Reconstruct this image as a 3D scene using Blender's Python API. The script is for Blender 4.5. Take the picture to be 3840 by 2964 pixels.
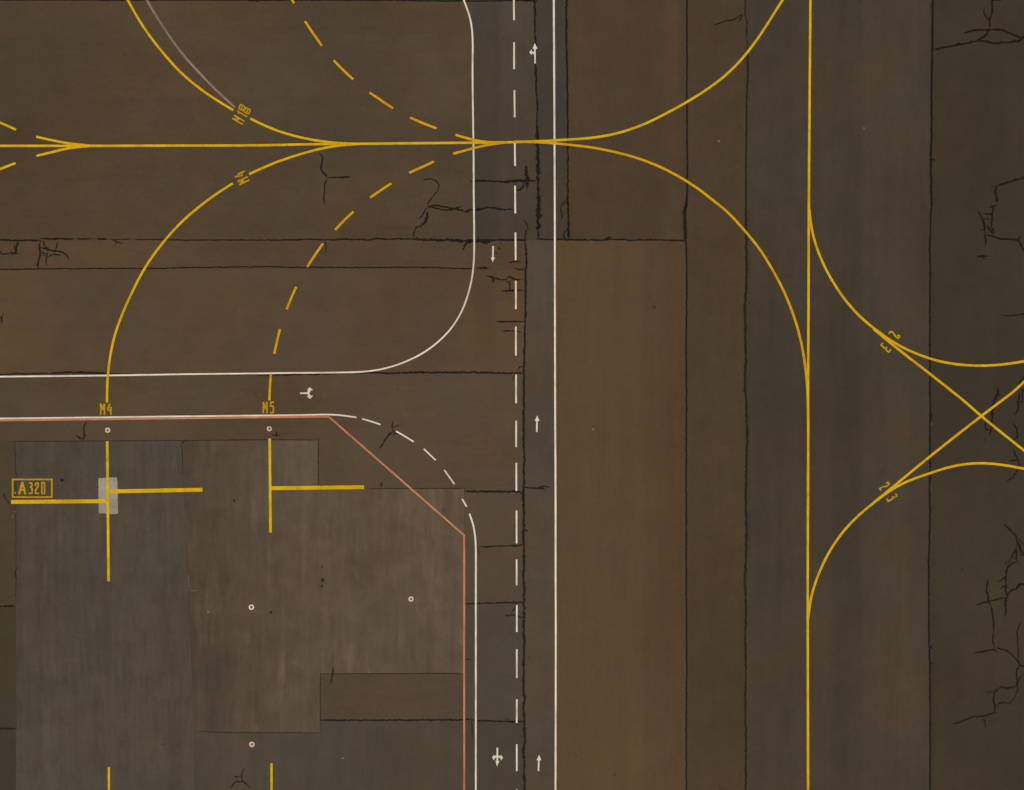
import bpy, math, random
from mathutils import Vector, noise

# ------------------------------------------------------------------ reset
for o in list(bpy.data.objects):
    bpy.data.objects.remove(o)
scene = bpy.context.scene
R = math.radians

# The apron is flat; everything is laid out on a survey plan in plan units.
M = 0.025                     # metres per plan unit
CX, CY = 1920.0, 1482.0       # plan point that is the world origin

# ------------------------------------------------------------------ camera
cam_d = bpy.data.cameras.new('camera')
cam = bpy.data.objects.new('camera', cam_d)
scene.collection.objects.link(cam)
H = 92.0
cam.location = (0, 0, H)
cam.rotation_euler = (0, 0, 0)
cam_d.sensor_fit = 'HORIZONTAL'
cam_d.sensor_width = 36.0
cam_d.lens = 36.0 * H / (3840 * M)
cam_d.clip_start = 0.5
cam_d.clip_end = 5000
scene.camera = cam

# ------------------------------------------------------------------ light
SUN_ELEV, SUN_AZ = 52.0, 200.0
world = bpy.data.worlds.new('World')
scene.world = world
world.use_nodes = True
wn = world.node_tree
for n in list(wn.nodes):
    wn.nodes.remove(n)
sky = wn.nodes.new('ShaderNodeTexSky')
sky.sky_type = 'NISHITA'
sky.sun_disc = False
sky.sun_elevation = R(SUN_ELEV)
sky.sun_rotation = R(SUN_AZ)
sky.air_density = 1.0
sky.dust_density = 4.0
bg = wn.nodes.new('ShaderNodeBackground')
bg.inputs['Strength'].default_value = 0.05
wo = wn.nodes.new('ShaderNodeOutputWorld')
wn.links.new(sky.outputs[0], bg.inputs[0])
wn.links.new(bg.outputs[0], wo.inputs[0])
sun_d = bpy.data.lights.new('sun', 'SUN')
sun_d.energy = 1.5
sun_d.angle = R(14)
sun_d.color = (1.0, 0.80, 0.56)
sun = bpy.data.objects.new('sun', sun_d)
scene.collection.objects.link(sun)
_a = R(SUN_AZ)
_d = Vector((math.sin(_a) * math.cos(R(SUN_ELEV)), math.cos(_a) * math.cos(R(SUN_ELEV)), math.sin(R(SUN_ELEV))))
sun.rotation_euler = _d.to_track_quat('Z', 'Y').to_euler()
sun.location = _d * 200
vs = scene.view_settings
vs.view_transform = 'Standard'
vs.look = 'None'
vs.gamma = 1
vs.use_curve_mapping = False
vs.exposure = 0.55

# ------------------------------------------------------------------ helpers
col = scene.collection
rnd = random.Random(7)

def W(p, z=0.0):
    return ((p[0] - CX) * M, (CY - p[1]) * M, z)

_X0 = [0, 950, 1900, 2840]
_Y0 = [0, 730, 1460, 2184]
def parse(s):
    return [tuple(float(v) for v in q.split(',')) for q in s.split()]
def T(c, r, s):                      # points read from survey sheet (c, r)
    k = 1000 / 2162
    return [(_X0[c] + u * k, _Y0[r] + v * k) for u, v in parse(s)]
def Z(x0, y0, k, s):                 # points read from a detail sheet
    return [(x0 + u * k, y0 + v * k) for u, v in parse(s)]

def mesh_obj(name, verts, faces, mat, parent=None):
    me = bpy.data.meshes.new(name)
    me.from_pydata(verts, [], faces)
    me.materials.append(mat)
    me.validate()
    me.update()
    o = bpy.data.objects.new(name, me)
    col.objects.link(o)
    if parent:
        o.parent = parent
    return o

def tag(o, label, cat, group=None):
    o['label'] = label
    o['category'] = cat
    if group:
        o['group'] = group
    return o

def empty(name, at):
    o = bpy.data.objects.new(name, None)
    o.empty_display_size = 0.3
    col.objects.link(o)
    return o

def catmull(pts, step=14.0):
    if len(pts) < 3:
        return dens(pts, step)
    P = [(2 * pts[0][0] - pts[1][0], 2 * pts[0][1] - pts[1][1])] + list(pts) + \
        [(2 * pts[-1][0] - pts[-2][0], 2 * pts[-1][1] - pts[-2][1])]
    out = []
    for i in range(1, len(P) - 2):
        p0, p1, p2, p3 = (Vector(P[j]) for j in (i - 1, i, i + 1, i + 2))
        t0 = 0.0
        t1 = t0 + max(1e-6, (p1 - p0).length) ** 0.5
        t2 = t1 + max(1e-6, (p2 - p1).length) ** 0.5
        t3 = t2 + max(1e-6, (p3 - p2).length) ** 0.5
        n = max(1, int((p2 - p1).length / step))
        for k in range(n):
            t = t1 + (t2 - t1) * k / n
            a1 = p0 * ((t1 - t) / (t1 - t0)) + p1 * ((t - t0) / (t1 - t0))
            a2 = p1 * ((t2 - t) / (t2 - t1)) + p2 * ((t - t1) / (t2 - t1))
            a3 = p2 * ((t3 - t) / (t3 - t2)) + p3 * ((t - t2) / (t3 - t2))
            b1 = a1 * ((t2 - t) / (t2 - t0)) + a2 * ((t - t0) / (t2 - t0))
            b2 = a2 * ((t3 - t) / (t3 - t1)) + a3 * ((t - t1) / (t3 - t1))
            c = b1 * ((t2 - t) / (t2 - t1)) + b2 * ((t - t1) / (t2 - t1))
            out.append((c.x, c.y))
    out.append(tuple(pts[-1]))
    return out

def dens(pts, step=14.0):
    out = []
    for a, b in zip(pts, pts[1:]):
        L = math.dist(a, b)
        n = max(1, int(L / step))
        for k in range(n):
            t = k / n
            out.append((a[0] + (b[0] - a[0]) * t, a[1] + (b[1] - a[1]) * t))
    out.append(tuple(pts[-1]))
    return out

def smooth(pts, it):
    pts = list(pts)
    for _ in range(it):
        q = pts[:]
        for i in range(1, len(pts) - 1):
            q[i] = ((pts[i - 1][0] + 2 * pts[i][0] + pts[i + 1][0]) / 4,
                    (pts[i - 1][1] + 2 * pts[i][1] + pts[i + 1][1]) / 4)
        pts = q
    return pts

def extend(pts, a=0, b=0):
    pts = list(pts)
    if a:
        d = (Vector(pts[0]) - Vector(pts[1])).normalized()
        pts.insert(0, tuple(Vector(pts[0]) + d * a))
    if b:
        d = (Vector(pts[-1]) - Vector(pts[-2])).normalized()
        pts.append(tuple(Vector(pts[-1]) + d * b))
    return pts

class MB:
    """collects solid ribbons and plates lying on the ground"""
    def __init__(self):
        self.v, self.f, self.k = [], [], 0
    def prism(self, L, Rr, z, closed_ends=True):
        n = len(L)
        b = len(self.v)
        for i in range(n):
            self.v += [W(L[i], z), W(Rr[i], z), W(L[i], 0.0), W(Rr[i], 0.0)]
        for i in range(n - 1):
            a, c = b + 4 * i, b + 4 * (i + 1)
            self.f.append((a, a + 1, c + 1, c))
            self.f.append((a + 2, a, c, c + 2))
            self.f.append((a + 1, a + 3, c + 3, c + 1))
        e = b + 4 * (n - 1)
        self.f.append((b + 1, b, b + 2, b + 3))
        self.f.append((e, e + 1, e + 3, e + 2))
    def ribbon(self, pts, w, z, jit=0.0, taper=0.0, seed=0.0, wander=0.0, rough=0.0):
        n = len(pts)
        L, Rr = [], []
        s = 0.0
        tot = sum(math.dist(a, b) for a, b in zip(pts, pts[1:])) or 1.0
        for i, p in enumerate(pts):
            a = Vector(pts[max(0, i - 1)])
            c = Vector(pts[min(n - 1, i + 1)])
            d = (c - a)
            d = d.normalized() if d.length > 1e-9 else Vector((1, 0))
            nn = Vector((-d.y, d.x))
            if i:
                s += math.dist(pts[i - 1], p)
            ww = w
            if taper:
                e = min(s, tot - s)
                ww *= min(1.0, 0.3 + 0.7 * e / taper)
            q = Vector(p)
            if wander:
                q = q + nn * wander * (noise.noise((s * 0.045, seed, 1.3)) + 0.6 * noise.noise((s * 0.16, seed, 7.7)))
            jl = jr = 0.0
            if jit:
                jl = jit * noise.noise((s * 0.05, seed, 3.1))
                jr = jit * noise.noise((s * 0.05, seed, 9.4))
            if rough:
                jl += rough * w * max(-0.45, noise.noise((s * 0.11, seed, 23.1)) + .22 * noise.noise((s * 0.35, seed, 5.5)))
                jr += rough * w * max(-0.45, noise.noise((s * 0.11, seed, 31.9)) + .22 * noise.noise((s * 0.35, seed, 8.5)))
            L.append(tuple(q + nn * (ww / 2 + jl)))
            Rr.append(tuple(q - nn * (ww / 2 + jr)))
        self.prism(L, Rr, z)
    def plate(self, poly, z):
        b = len(self.v)
        n = len(poly)
        ar = sum(poly[i][0] * poly[(i + 1) % n][1] - poly[(i + 1) % n][0] * poly[i][1] for i in range(n))
        if ar > 0:
            poly = poly[::-1]
        self.v += [W(p, z) for p in poly] + [W(p, 0.0) for p in poly]
        self.f.append(tuple(range(b, b + n)))
        for i in range(n):
            j = (i + 1) % n
            self.f.append((b + j, b + i, b + n + i, b + n + j))
    def build(self, name, mat, parent=None):
        return mesh_obj(name, self.v, self.f, mat, parent)

_lvl = [0]
def zpaint():
    _lvl[0] += 1
    return 0.0160 + 0.0003 * _lvl[0]

# ------------------------------------------------------------------ materials
def lin(c):
    c /= 255.0
    return c / 12.92 if c <= 0.04045 else ((c + 0.055) / 1.055) ** 2.4
KX = (0.94, 1.05, 1.12)
def alb(r, g, b):
    return (lin(r) * KX[0], lin(g) * KX[1], lin(b) * KX[2], 1.0)

class NT:
    def __init__(self, name):
        self.m = bpy.data.materials.new(name)
        self.m.use_nodes = True
        self.t = self.m.node_tree
        for n in list(self.t.nodes):
            self.t.nodes.remove(n)
        self.out = self.t.nodes.new('ShaderNodeOutputMaterial')
        self.b = self.t.nodes.new('ShaderNodeBsdfPrincipled')
        self.t.links.new(self.b.outputs[0], self.out.inputs[0])
        self.pos = self.t.nodes.new('ShaderNodeNewGeometry').outputs['Position']
    def link(self, a, b):
        self.t.links.new(a, b)
    def scaled(self, sx, sy, off=0.0, rot=0.0):
        n = self.t.nodes.new('ShaderNodeMapping')
        n.inputs['Scale'].default_value = (sx, sy, 1)
        n.inputs['Location'].default_value = (off, off * 0.7, off * 0.13)
        n.inputs['Rotation'].default_value = (0, 0, rot)
        self.link(self.pos, n.inputs['Vector'])
        return n.outputs[0]
    def noise(self, vec, scale, detail=3.0, rough=0.55, dist=0.0):
        n = self.t.nodes.new('ShaderNodeTexNoise')
        n.inputs['Scale'].default_value = scale
        n.inputs['Detail'].default_value = detail
        n.inputs['Roughness'].default_value = rough
        n.inputs['Distortion'].default_value = dist
        self.link(vec, n.inputs['Vector'])
        return n.outputs['Fac']
    def remap(self, val, a, b, c, d, smooth=False):
        n = self.t.nodes.new('ShaderNodeMapRange')
        n.clamp = True
        if smooth:
            n.interpolation_type = 'SMOOTHSTEP'
        for i, x in enumerate((a, b, c, d)):
            n.inputs[i + 1].default_value = x
        self.link(val, n.inputs[0])
        return n.outputs[0]
    def math(self, op, a, b=None):
        n = self.t.nodes.new('ShaderNodeMath')
        n.operation = op
        for i, x in enumerate((a, b)):
            if x is None:
                continue
            if isinstance(x, (int, float)):
                n.inputs[i].default_value = x
            else:
                self.link(x, n.inputs[i])
        return n.outputs[0]
    def mix(self, fac, a, b, mode='MIX'):
        n = self.t.nodes.new('ShaderNodeMix')
        n.data_type = 'RGBA'
        n.blend_type = mode
        n.clamp_factor = True
        for x, s in ((fac, n.inputs[0]), (a, n.inputs[6]), (b, n.inputs[7])):
            if isinstance(x, (int, float)):
                s.default_value = x
            elif isinstance(x, tuple):
                s.default_value = x
            else:
                self.link(x, s)
        return n.outputs[2]
    def xyz(self):
        n = self.t.nodes.new('ShaderNodeSeparateXYZ')
        self.link(self.pos, n.inputs[0])
        return n.outputs

_seed = [0.0]
def asphalt(name, rgb, blotch=0.12, mott=0.09, streak=0.0, axis='y', bands=(), speck=0.5, hue=1.0, scuff=0.0):
    """weathered pavement: mottling, laying streaks, wheel tracks, chips"""
    t = NT(name)
    _seed[0] += 13.7
    s0 = _seed[0]
    base = alb(*rgb)
    warm = (base[0] * 1.06, base[1] * 1.0, base[2] * 0.88, 1)
    cool = (base[0] * 0.96, base[1] * 1.01, base[2] * 1.06, 1)
    ruddy = (base[0] * 1.05, base[1] * 0.96, base[2] * 1.0, 1)
    p = t.scaled(1, 1, s0)
    c = t.mix(t.remap(t.noise(p, 0.10, 3, 0.5), 0.36, 0.64, 0.5 - 0.5 * hue, 0.5 + 0.5 * hue, True), cool, warm)
    c = t.mix(t.remap(t.noise(t.scaled(1, 1, s0 + 5), 0.28, 3, 0.5), 0.52, 0.70, 0, 0.8 * hue, True), c, ruddy)
    v = t.remap(t.noise(t.scaled(1, 1, s0 + 9), 0.055, 3, 0.5), 0.3, 0.7, 1 - blotch, 1 + blotch)
    v = t.math('MULTIPLY', v, t.remap(t.noise(t.scaled(1, 1, s0 + 2), 0.42, 6, 0.6, 0.4), 0.25, 0.75, 1 - mott, 1 + mott))
    # laying direction: long soft streaks left by the paver and traffic
    if streak:
        sc = (1.0, 0.05) if axis == 'y' else (0.05, 1.0)
        v = t.math('MULTIPLY', v, t.remap(t.noise(t.scaled(sc[0], sc[1], s0 + 3), 0.75, 5, 0.62), 0.28, 0.72, 1 - streak, 1 + streak))
        sc = (1.0, 0.16) if axis == 'y' else (0.16, 1.0)
        v = t.math('MULTIPLY', v, t.remap(t.noise(t.scaled(sc[0], sc[1], s0 + 4), 2.3, 4, 0.6), 0.3, 0.7, 1 - streak * .6, 1 + streak * .6))
    # pale scuffs rubbed in the laying direction
    if scuff:
        a = t.noise(t.scaled(1.0, 0.13, s0 + 11), 1.1, 6, 0.7, 0.3)
        b = t.noise(t.scaled(1, 1, s0 + 12), 0.16, 3, 0.5)
        m = t.math('MULTIPLY', t.remap(a, 0.50, 0.66, 0, 1, True), t.remap(b, 0.42, 0.6, 0.1, 1, True))
        v = t.math('MULTIPLY', v, t.math('ADD', t.math('MULTIPLY', m, scuff), 1.0))
        a = t.noise(t.scaled(1.0, 0.3, s0 + 14), 1.6, 6, 0.75, 0.8)
        v = t.math('MULTIPLY', v, t.remap(a, 0.56, 0.70, 1.0, 1 - scuff * .55, True))
    # fine aggregate
    v = t.math('MULTIPLY', v, t.remap(t.noise(t.scaled(1, 1, s0 + 16), 2.4, 5, 0.75), 0.3, 0.7, 0.955, 1.045))
    fine = t.noise(t.scaled(1, 1, s0 + 6), 7.0, 3, 0.7)
    v = t.math('MULTIPLY', v, t.remap(fine, 0.25, 0.75, 0.89, 1.11))
    # worn wheel tracks / resurfaced lanes / broad tone shifts: (axis, centre plan unit, half width, softness, factor)
    x = t.xyz()
    for (ax, cen, half, soft, mul) in bands:
        src = x[0] if ax == 'x' else x[1]
        cw = (cen - CX) * M if ax == 'x' else (CY - cen) * M
        wob = t.math('MULTIPLY_ADD', t.noise(t.scaled(0.25 if ax == 'y' else 1, 0.25 if ax == 'x' else 1, s0 + cen), 0.25, 4, .6), 0.9)
        d = t.math('ABSOLUTE', t.math('SUBTRACT', t.math('ADD', src, wob), cw + 0.45))
        f = t.remap(d, half * M, (half + soft) * M, mul, 1.0, True)
        v = t.math('MULTIPLY', v, f)
    c = t.mix(1.0, c, v, 'MULTIPLY')
    # scattered pale chips and dark drips
    if speck:
        vo = t.t.nodes.new('ShaderNodeTexVoronoi')
        vo.inputs['Scale'].default_value = 0.55
        t.link(t.scaled(1, 1, s0 + 7), vo.inputs['Vector'])
        sep = t.t.nodes.new('ShaderNodeSeparateColor')
        t.link(vo.outputs['Color'], sep.inputs[0])
        dn = t.math('ADD', vo.outputs['Distance'], t.math('MULTIPLY', t.noise(t.scaled(1, 1, s0), 9, 2), 0.05))
        size = t.math('MULTIPLY', sep.outputs[1], 0.07)
        chip = t.math('LESS_THAN', dn, t.math('ADD', size, 0.018))
        pick = t.math('GREATER_THAN', sep.outputs[0], 1 - 0.22 * speck)
        c = t.mix(t.math('MULTIPLY', t.math('MULTIPLY', chip, pick), 0.45), c, alb(150, 138, 116))
        pick2 = t.math('LESS_THAN', sep.outputs[0], 0.16 * speck)
        drip = t.remap(dn, 0.03, 0.16, 0.45, 0.0, True)
        c = t.mix(t.math('MULTIPLY', drip, pick2), c, alb(38, 32, 25))
    t.link(c, t.b.inputs['Base Color'])
    t.b.inputs['Roughness'].default_value = 0.93
    t.b.inputs['Specular IOR Level'].default_value = 0.25
    bp = t.t.nodes.new('ShaderNodeBump')
    bp.inputs['Strength'].default_value = 0.25
    bp.inputs['Distance'].default_value = 0.02
    t.link(t.noise(t.scaled(1, 1, s0), 5.0, 5, 0.7), bp.inputs['Height'])
    t.link(bp.outputs[0], t.b.inputs['Normal'])
    return t.m

def paint(name, rgb, rgb2, under=(84, 69, 52), wear=0.12, var=0.12):
    t = NT(name)
    _seed[0] += 7.3
    s0 = _seed[0]
    c = t.mix(t.remap(t.noise(t.scaled(1, 1, s0), 0.16, 4, 0.6), 0.38, 0.62, 0, 1, True), alb(*rgb), alb(*rgb2))
    v = t.remap(t.noise(t.scaled(1, 1, s0 + 3), 3.2, 5, 0.65), 0.25, 0.75, 1 - var, 1 + var)
    # tyre dirt in uneven patches along the line
    v = t.math('MULTIPLY', v, t.remap(t.noise(t.scaled(1, 1, s0 + 8), 0.55, 5, 0.65), 0.42, 0.70, 1.04, 0.80, True))
    c = t.mix(1.0, c, v, 'MULTIPLY')
    chips = t.remap(t.noise(t.scaled(1, 1, s0 + 4), 5.5, 6, 0.75), 0.66 - wear * .5, 0.74 - wear * .3, 0, 0.75)
    c = t.mix(chips, c, alb(*under))
    t.link(c, t.b.inputs['Base Color'])
    t.b.inputs['Roughness'].default_value = 0.85
    t.b.inputs['Specular IOR Level'].default_value = 0.12
    return t.m

def bitumen(name, rgb, rgb2):
    t = NT(name)
    _seed[0] += 5.1
    c = t.mix(t.remap(t.noise(t.scaled(1, 1, _seed[0]), 0.9, 5, 0.65), 0.35, 0.68, 0, 1, True), alb(*rgb), alb(*rgb2))
    t.link(c, t.b.inputs['Base Color'])
    t.b.inputs['Roughness'].default_value = 0.75
    t.b.inputs['Specular IOR Level'].default_value = 0.2
    return t.m

YEL = paint('yellow_paint', (222, 170, 2), (222, 178, 8), var=0.16)
YEL2 = paint('orange_yellow_paint', (222, 164, 2), (216, 156, 2), var=0.16)
YELTXT = paint('worn_yellow_paint', (198, 150, 10), (190, 146, 16), wear=0.16)
WHT = paint('white_paint', (236, 226, 206), (222, 212, 190), wear=0.12, var=0.07)
RED = paint('faded_red_paint', (210, 134, 100), (194, 120, 88), wear=0.2)
GRY = paint('erased_grey_paint', (146, 134, 118), (134, 122, 105), wear=0.2)
REDC = paint('ring_red_paint', (186, 72, 50), (190, 82, 58), wear=0.1)
PALE = paint('pale_patch_paint', (166, 157, 140), (150, 142, 124), wear=0.08, var=0.16)
FAINT = paint('faint_mark', (112, 99, 80), (104, 92, 74), wear=0.35)
TAR = bitumen('crack_sealant', (19, 17, 12), (30, 26, 20))
TARG = bitumen('old_greenish_sealant', (28, 28, 21), (38, 34, 26))
STAIN = bitumen('oil_stain', (36, 31, 24), (52, 44, 34))

# ------------------------------------------------------------------ the setting
D = 3840 / 2184.0                       # overview sheet -> plan unit
def ov(pts):
    return [(x * D, y * D) for x, y in pts]

GROUND = asphalt('far_asphalt', (66, 56, 44), speck=0)
g = mesh_obj('ground', [(-1500, -1500, -0.12), (1500, -1500, -0.12), (1500, 1500, -0.12), (-1500, 1500, -0.12)], [(0, 1, 2, 3)], GROUND)
g['kind'] = 'structure'

def inset(poly, d):
    n = len(poly)
    ar = sum(poly[i][0] * poly[(i + 1) % n][1] - poly[(i + 1) % n][0] * poly[i][1] for i in range(n))
    sg = 1 if ar > 0 else -1
    out = []
    for i in range(n):
        p0, p1, p2 = Vector(poly[i - 1]), Vector(poly[i]), Vector(poly[(i + 1) % n])
        a, b = (p1 - p0).normalized(), (p2 - p1).normalized()
        na, nb = Vector((-a.y, a.x)) * sg, Vector((-b.y, b.x)) * sg
        m = na + nb
        m = m / max(0.2, m.length_squared) * 2 if m.length > 1e-6 else na
        out.append(tuple(p1 + m * d * 0.5 * 1.0 if False else p1 + m * d / 1.0 * 0.5 * (1 if True else 1)))
    return out

XL, XR, YT, YB = -800, 2984, -700, 2386
apron = bpy.data.objects.new('apron', None)
col.objects.link(apron)
apron['kind'] = 'structure'

SLABS = [
 # polygon in overview units, material
 ([(XL, YT), (1143, YT), (1143, 2), (XL, 2)], dict(rgb=(62, 53, 42))),
 ([(XL, 2), (1009, 2), (1009, 512), (XL, 512)], dict(rgb=(81, 67, 50), streak=0.05, axis='x', hue=1.0,
     bands=[('y', 490, 40, 60, 0.93), ('y', 600, 25, 40, 0.95)], label='big brown slab crossed by the yellow centreline')),
 ([(1009, 2), (1145, 2), (1145, 512), (1009, 512)], dict(rgb=(73, 64, 54), streak=0.06,
     bands=[('x', 1850, 34, 30, 0.92), ('x', 1950, 40, 40, 1.05)], label='grey road slab beside the white edge line')),
 ([(1145, YT), (1211, YT), (1211, 512), (1145, 512)], dict(rgb=(71, 62, 52), streak=0.06)),
 ([(1211, YT), (1464, YT), (1464, 512), (1211, 512)], dict(rgb=(77, 62, 45), streak=0.05, hue=0.7,
     bands=[('x', 2538, 16, 26, 1.10)])),
 ([(XL, 512), (1121, 512), (1121, 573), (XL, 573)], dict(rgb=(85, 68, 50), streak=0.05, axis='x', label='narrow strip between two long joints')),
 ([(XL, 573), (1119, 573), (1119, 797), (XL, 797)], dict(rgb=(88, 71, 51), streak=0.04, axis='x',
     bands=[('x', 1836, 28, 30, 0.93)])),
 ([(1121, 512), (1186, 512), (1186, YB), (1118, YB), (1119, 797)], dict(rgb=(80, 69, 56), streak=0.06)),
 ([(1186, 512), (1464, 512), (1464, YB), (1186, YB)], dict(rgb=(89, 70, 48), streak=0.07, blotch=0.08, mott=0.06, hue=0.35,
     bands=[('x', 2520, 70, 30, 0.91)], label='long ochre strip right of the road')),
 ([(1464, YT), (1591, YT), (1591, YB), (1464, YB)], dict(rgb=(75, 61, 44), streak=0.05, hue=0.6)),
 ([(1591, YT), (1985, YT), (1985, YB), (1591, YB)], dict(rgb=(71, 61, 49), streak=0.08, hue=0.6,
     bands=[('x', 3195, 42, 30, 0.91), ('x', 2900, 60, 50, 0.95), ('x', 3350, 90, 40, 1.05)], label='taxiway strip with tyre tracks')),
 ([(1985, YT), (XR, YT), (XR, YB), (1985, YB)], dict(rgb=(63, 54, 42), streak=0.04, hue=0.7, label='dark cracked outer strip')),
 ([(XL, 797), (1119, 797), (1118, 1049), (990, 1049), (990, 1043), (679, 1043), (679, 939), (32, 941), (XL, 942)],
     dict(rgb=(87, 72, 54), streak=0.05, axis='x', bands=[('x', 150, 700, 700, 0.90)])),  # wide soft band, slab darker towards the left
 ([(XL, 942), (32, 941), (34, 1292), (XL, 1292)], dict(rgb=(73, 62, 46))),
 ([(XL, 1292), (34, 1292), (36, 1555), (XL, 1555)], dict(rgb=(68, 60, 46))),
 ([(XL, 1555), (36, 1555), (36, YB), (XL, YB)], dict(rgb=(64, 57, 44))),
 ([(32, 941), (388, 940), (390, 1010), (403, 1260), (415, 1563), (415, YB), (36, YB)],
     dict(rgb=(79, 70, 60), streak=0.13, mott=0.14, hue=0.6, scuff=0.16, label='grey concrete parking slab under the stand lines')),
 ([(388, 940), (679, 939), (679, 1043), (990, 1043), (990, 1437), (683, 1437), (683, 1563), (415, 1563), (403, 1260), (390, 1010)],
     dict(rgb=(94, 80, 65), streak=0.14, mott=0.17, hue=0.4, scuff=0.26, bands=[('x', 500, 250, 480, 0.74)], label='stained light parking slab beside the red line')),
 ([(683, 1437), (990, 1437), (990, 1536), (683, 1536)], dict(rgb=(82, 69, 54), streak=0.04, axis='x')),
 ([(415, 1563), (683, 1563), (683, 1536), (990, 1536), (990, YB), (415, YB)], dict(rgb=(78, 69, 58), streak=0.08)),
 ([(990, 1049), (1118, 1049), (1118, 1165), (990, 1165)], dict(rgb=(84, 70, 56))),
 ([(990, 1165), (1118, 1165), (1118, 1287), (990, 1287)], dict(rgb=(82, 69, 56))),
 ([(990, 1287), (1118, 1287), (1118, 1536), (990, 1536)], dict(rgb=(78, 68, 57))),
 ([(990, 1536), (1118, 1536), (1118, YB), (990, YB)], dict(rgb=(74, 65, 56))),
]
for i, (poly, kw) in enumerate(SLABS):
    lab = kw.pop('label', None)
    mat = asphalt('pavement_%02d' % i, **kw)
    pts = inset(ov(poly), 0.5)
    top = 0.001 * (i * 7 % 5)
    n = len(pts)
    ar = sum(pts[k][0] * pts[(k + 1) % n][1] - pts[(k + 1) % n][0] * pts[k][1] for k in range(n))
    if ar > 0:
        pts = pts[::-1]
    v = [W(p, top) for p in pts] + [W(p, -0.1) for p in pts]
    f = [tuple(range(n))] + [((k + 1) % n, k, n + k, n + (k + 1) % n) for k in range(n)]
    o = mesh_obj('pavement_slab', v, f, mat, apron)
    if lab:
        o['label'] = lab

# ------------------------------------------------------------------ joints and cracks
def seal(name, label, cat, strokes, mat=TAR, wander=2.2, rough=0.55, taper=14, group=None):
    mb = MB()
    for k, (pts, w) in enumerate(strokes):
        d = dens(pts, 5.0)
        if len(pts) > 2:
            d = smooth(d, 2)
        sd = rnd.uniform(0, 500)
        mb.ribbon(d, (w * 1.02 + 0.2) if cat == 'joint' else (w * 1.1 + 0.4), 0.0078 + 0.00025 * (k % 24), taper=taper, seed=sd, wander=wander, rough=rough)
    return tag(mb.build(name, mat), label, cat, group)

JG = 'sealed pavement joints'
CG = 'sealed pavement cracks'
seal('joint', 'thin dark joint along the top edge of the picture', 'joint', [
    (T(0, 0, '-900,2 400,3 2162,3'), 2.5), (T(0, 0, '800,2 1130,2'), 6), (T(0, 0, '1800,2 2162,6'), 5),
    (T(1, 0, '0,3 600,2 1300,6 1700,10 1850,12 2162,4'), 4.5), (T(2, 0, '0,2 100,3 240,12'), 7)], group=JG)
seal('joint', 'rough thick joint inside the road passing under the straight-and-left arrow', 'joint', [
    (T(2, 0, '228,-500 226,0 230,250 236,345 232,515 238,620 240,760 252,850 244,980 248,1070'), 6.5),
    (T(2, 0, '248,1060 256,1300 254,1430'), 13), (T(2, 0, '250,1420 258,1560 262,1620 258,1686'), 10),
    (T(2, 1, '258,0 260,110 258,200 255,290'), 14), (T(2, 1, '256,280 258,358'), 7)], rough=0.75, taper=8, group=JG)
seal('joint', 'dark joint just right of the solid white line with two small side cracks', 'joint', [
    (T(2, 0, '487,-500 485,0 482,300 490,500 493,900 497,1300 494,1600 492,1686'), 6.5),
    (T(2, 1, '490,0 500,150 505,372'), 8), (T(2, 1, '490,40 460,75 434,102 440,140 455,185 440,205'), 4),
    (T(2, 1, '498,280 470,300 460,330 465,355 490,380'), 4.5), (T(2, 1, '465,362 500,366'), 9)], group=JG)
seal('joint', 'long broken horizontal joint from the left edge, frayed by the down arrow', 'joint', [
    (T(0, 1, '-900,374 0,371 330,375'), 6), (T(0, 1, '330,358 600,360'), 6), (T(0, 1, '620,362 750,362'), 5),
    (T(0, 1, '770,360 880,362'), 6), (T(0, 1, '890,365 1060,364'), 3), (T(0, 1, '1095,362 1230,366 1500,370 2162,370'), 4),
    (T(1, 1, '100,370 300,370 450,362 580,368 720,362 950,366 1000,357 1130,362 1290,360'), 5),
    (T(1, 1, '1290,362 1400,368 1600,372 1790,378 1940,382'), 9), (T(1, 1, '1790,368 2162,368'), 6),
    (T(1, 1, '1780,378 1720,395 1700,450'), 7), (T(1, 1, '1825,362 1825,335'), 4), (T(1, 1, '1840,385 1905,402'), 6),
    (T(1, 1, '2010,372 2008,402'), 5), (T(1, 1, '1985,425 2005,445'), 11), (T(1, 1, '1955,465 1985,490'), 4),
    (T(1, 1, '395,370 395,387'), 4), (T(1, 1, '580,370 588,410 582,470'), 3),
    (T(2, 1, '10,368 175,370'), 6.5), (T(2, 1, '235,360 380,366 640,368 780,370 850,362 1000,370 1200,368 1445,374'), 5.5),
    (T(2, 1, '785,362 850,352'), 12)], group=JG)
seal('joint', 'thin horizontal joint below the long broken one, ending by the curved white line', 'joint', [
    (T(0, 1, '-900,615 0,608 310,605 900,600 1300,597 2162,585'), 4),
    (T(1, 1, '100,586 440,590 900,592 1340,588 1795,604'), 4), (T(1, 1, '1810,597 1912,598'), 7.5)], group=JG)
seal('joint', 'long dark joint right of the dashed white centre line', 'joint', [
    (T(2, 1, '140,205 165,245 175,290'), 4), (T(2, 1, '155,285 148,360 152,400'), 5), (T(2, 1, '152,362 150,382'), 12),
    (T(2, 1, '152,395 158,480 160,560 155,620 155,780 150,1000 148,1150 142,1300 140,1480 140,1686'), 7),
    (T(2, 2, '140,90 138,300 142,560 140,700 138,800 135,900 140,1100 135,1180 140,1300 138,1500 142,1620 138,1686'), 8),
    (T(2, 3, '138,118 135,130 140,280 142,500 138,760 135,880 148,930 135,1020 140,1150 150,1280 138,1370 140,1550 148,1686 150,2300'), 8.5),
    (T(2, 2, '145,1135 175,1155'), 5), (T(2, 2, '132,836 114,852'), 9), (T(2, 3, '120,908 135,915'), 6)], taper=4, group=JG)
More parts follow.
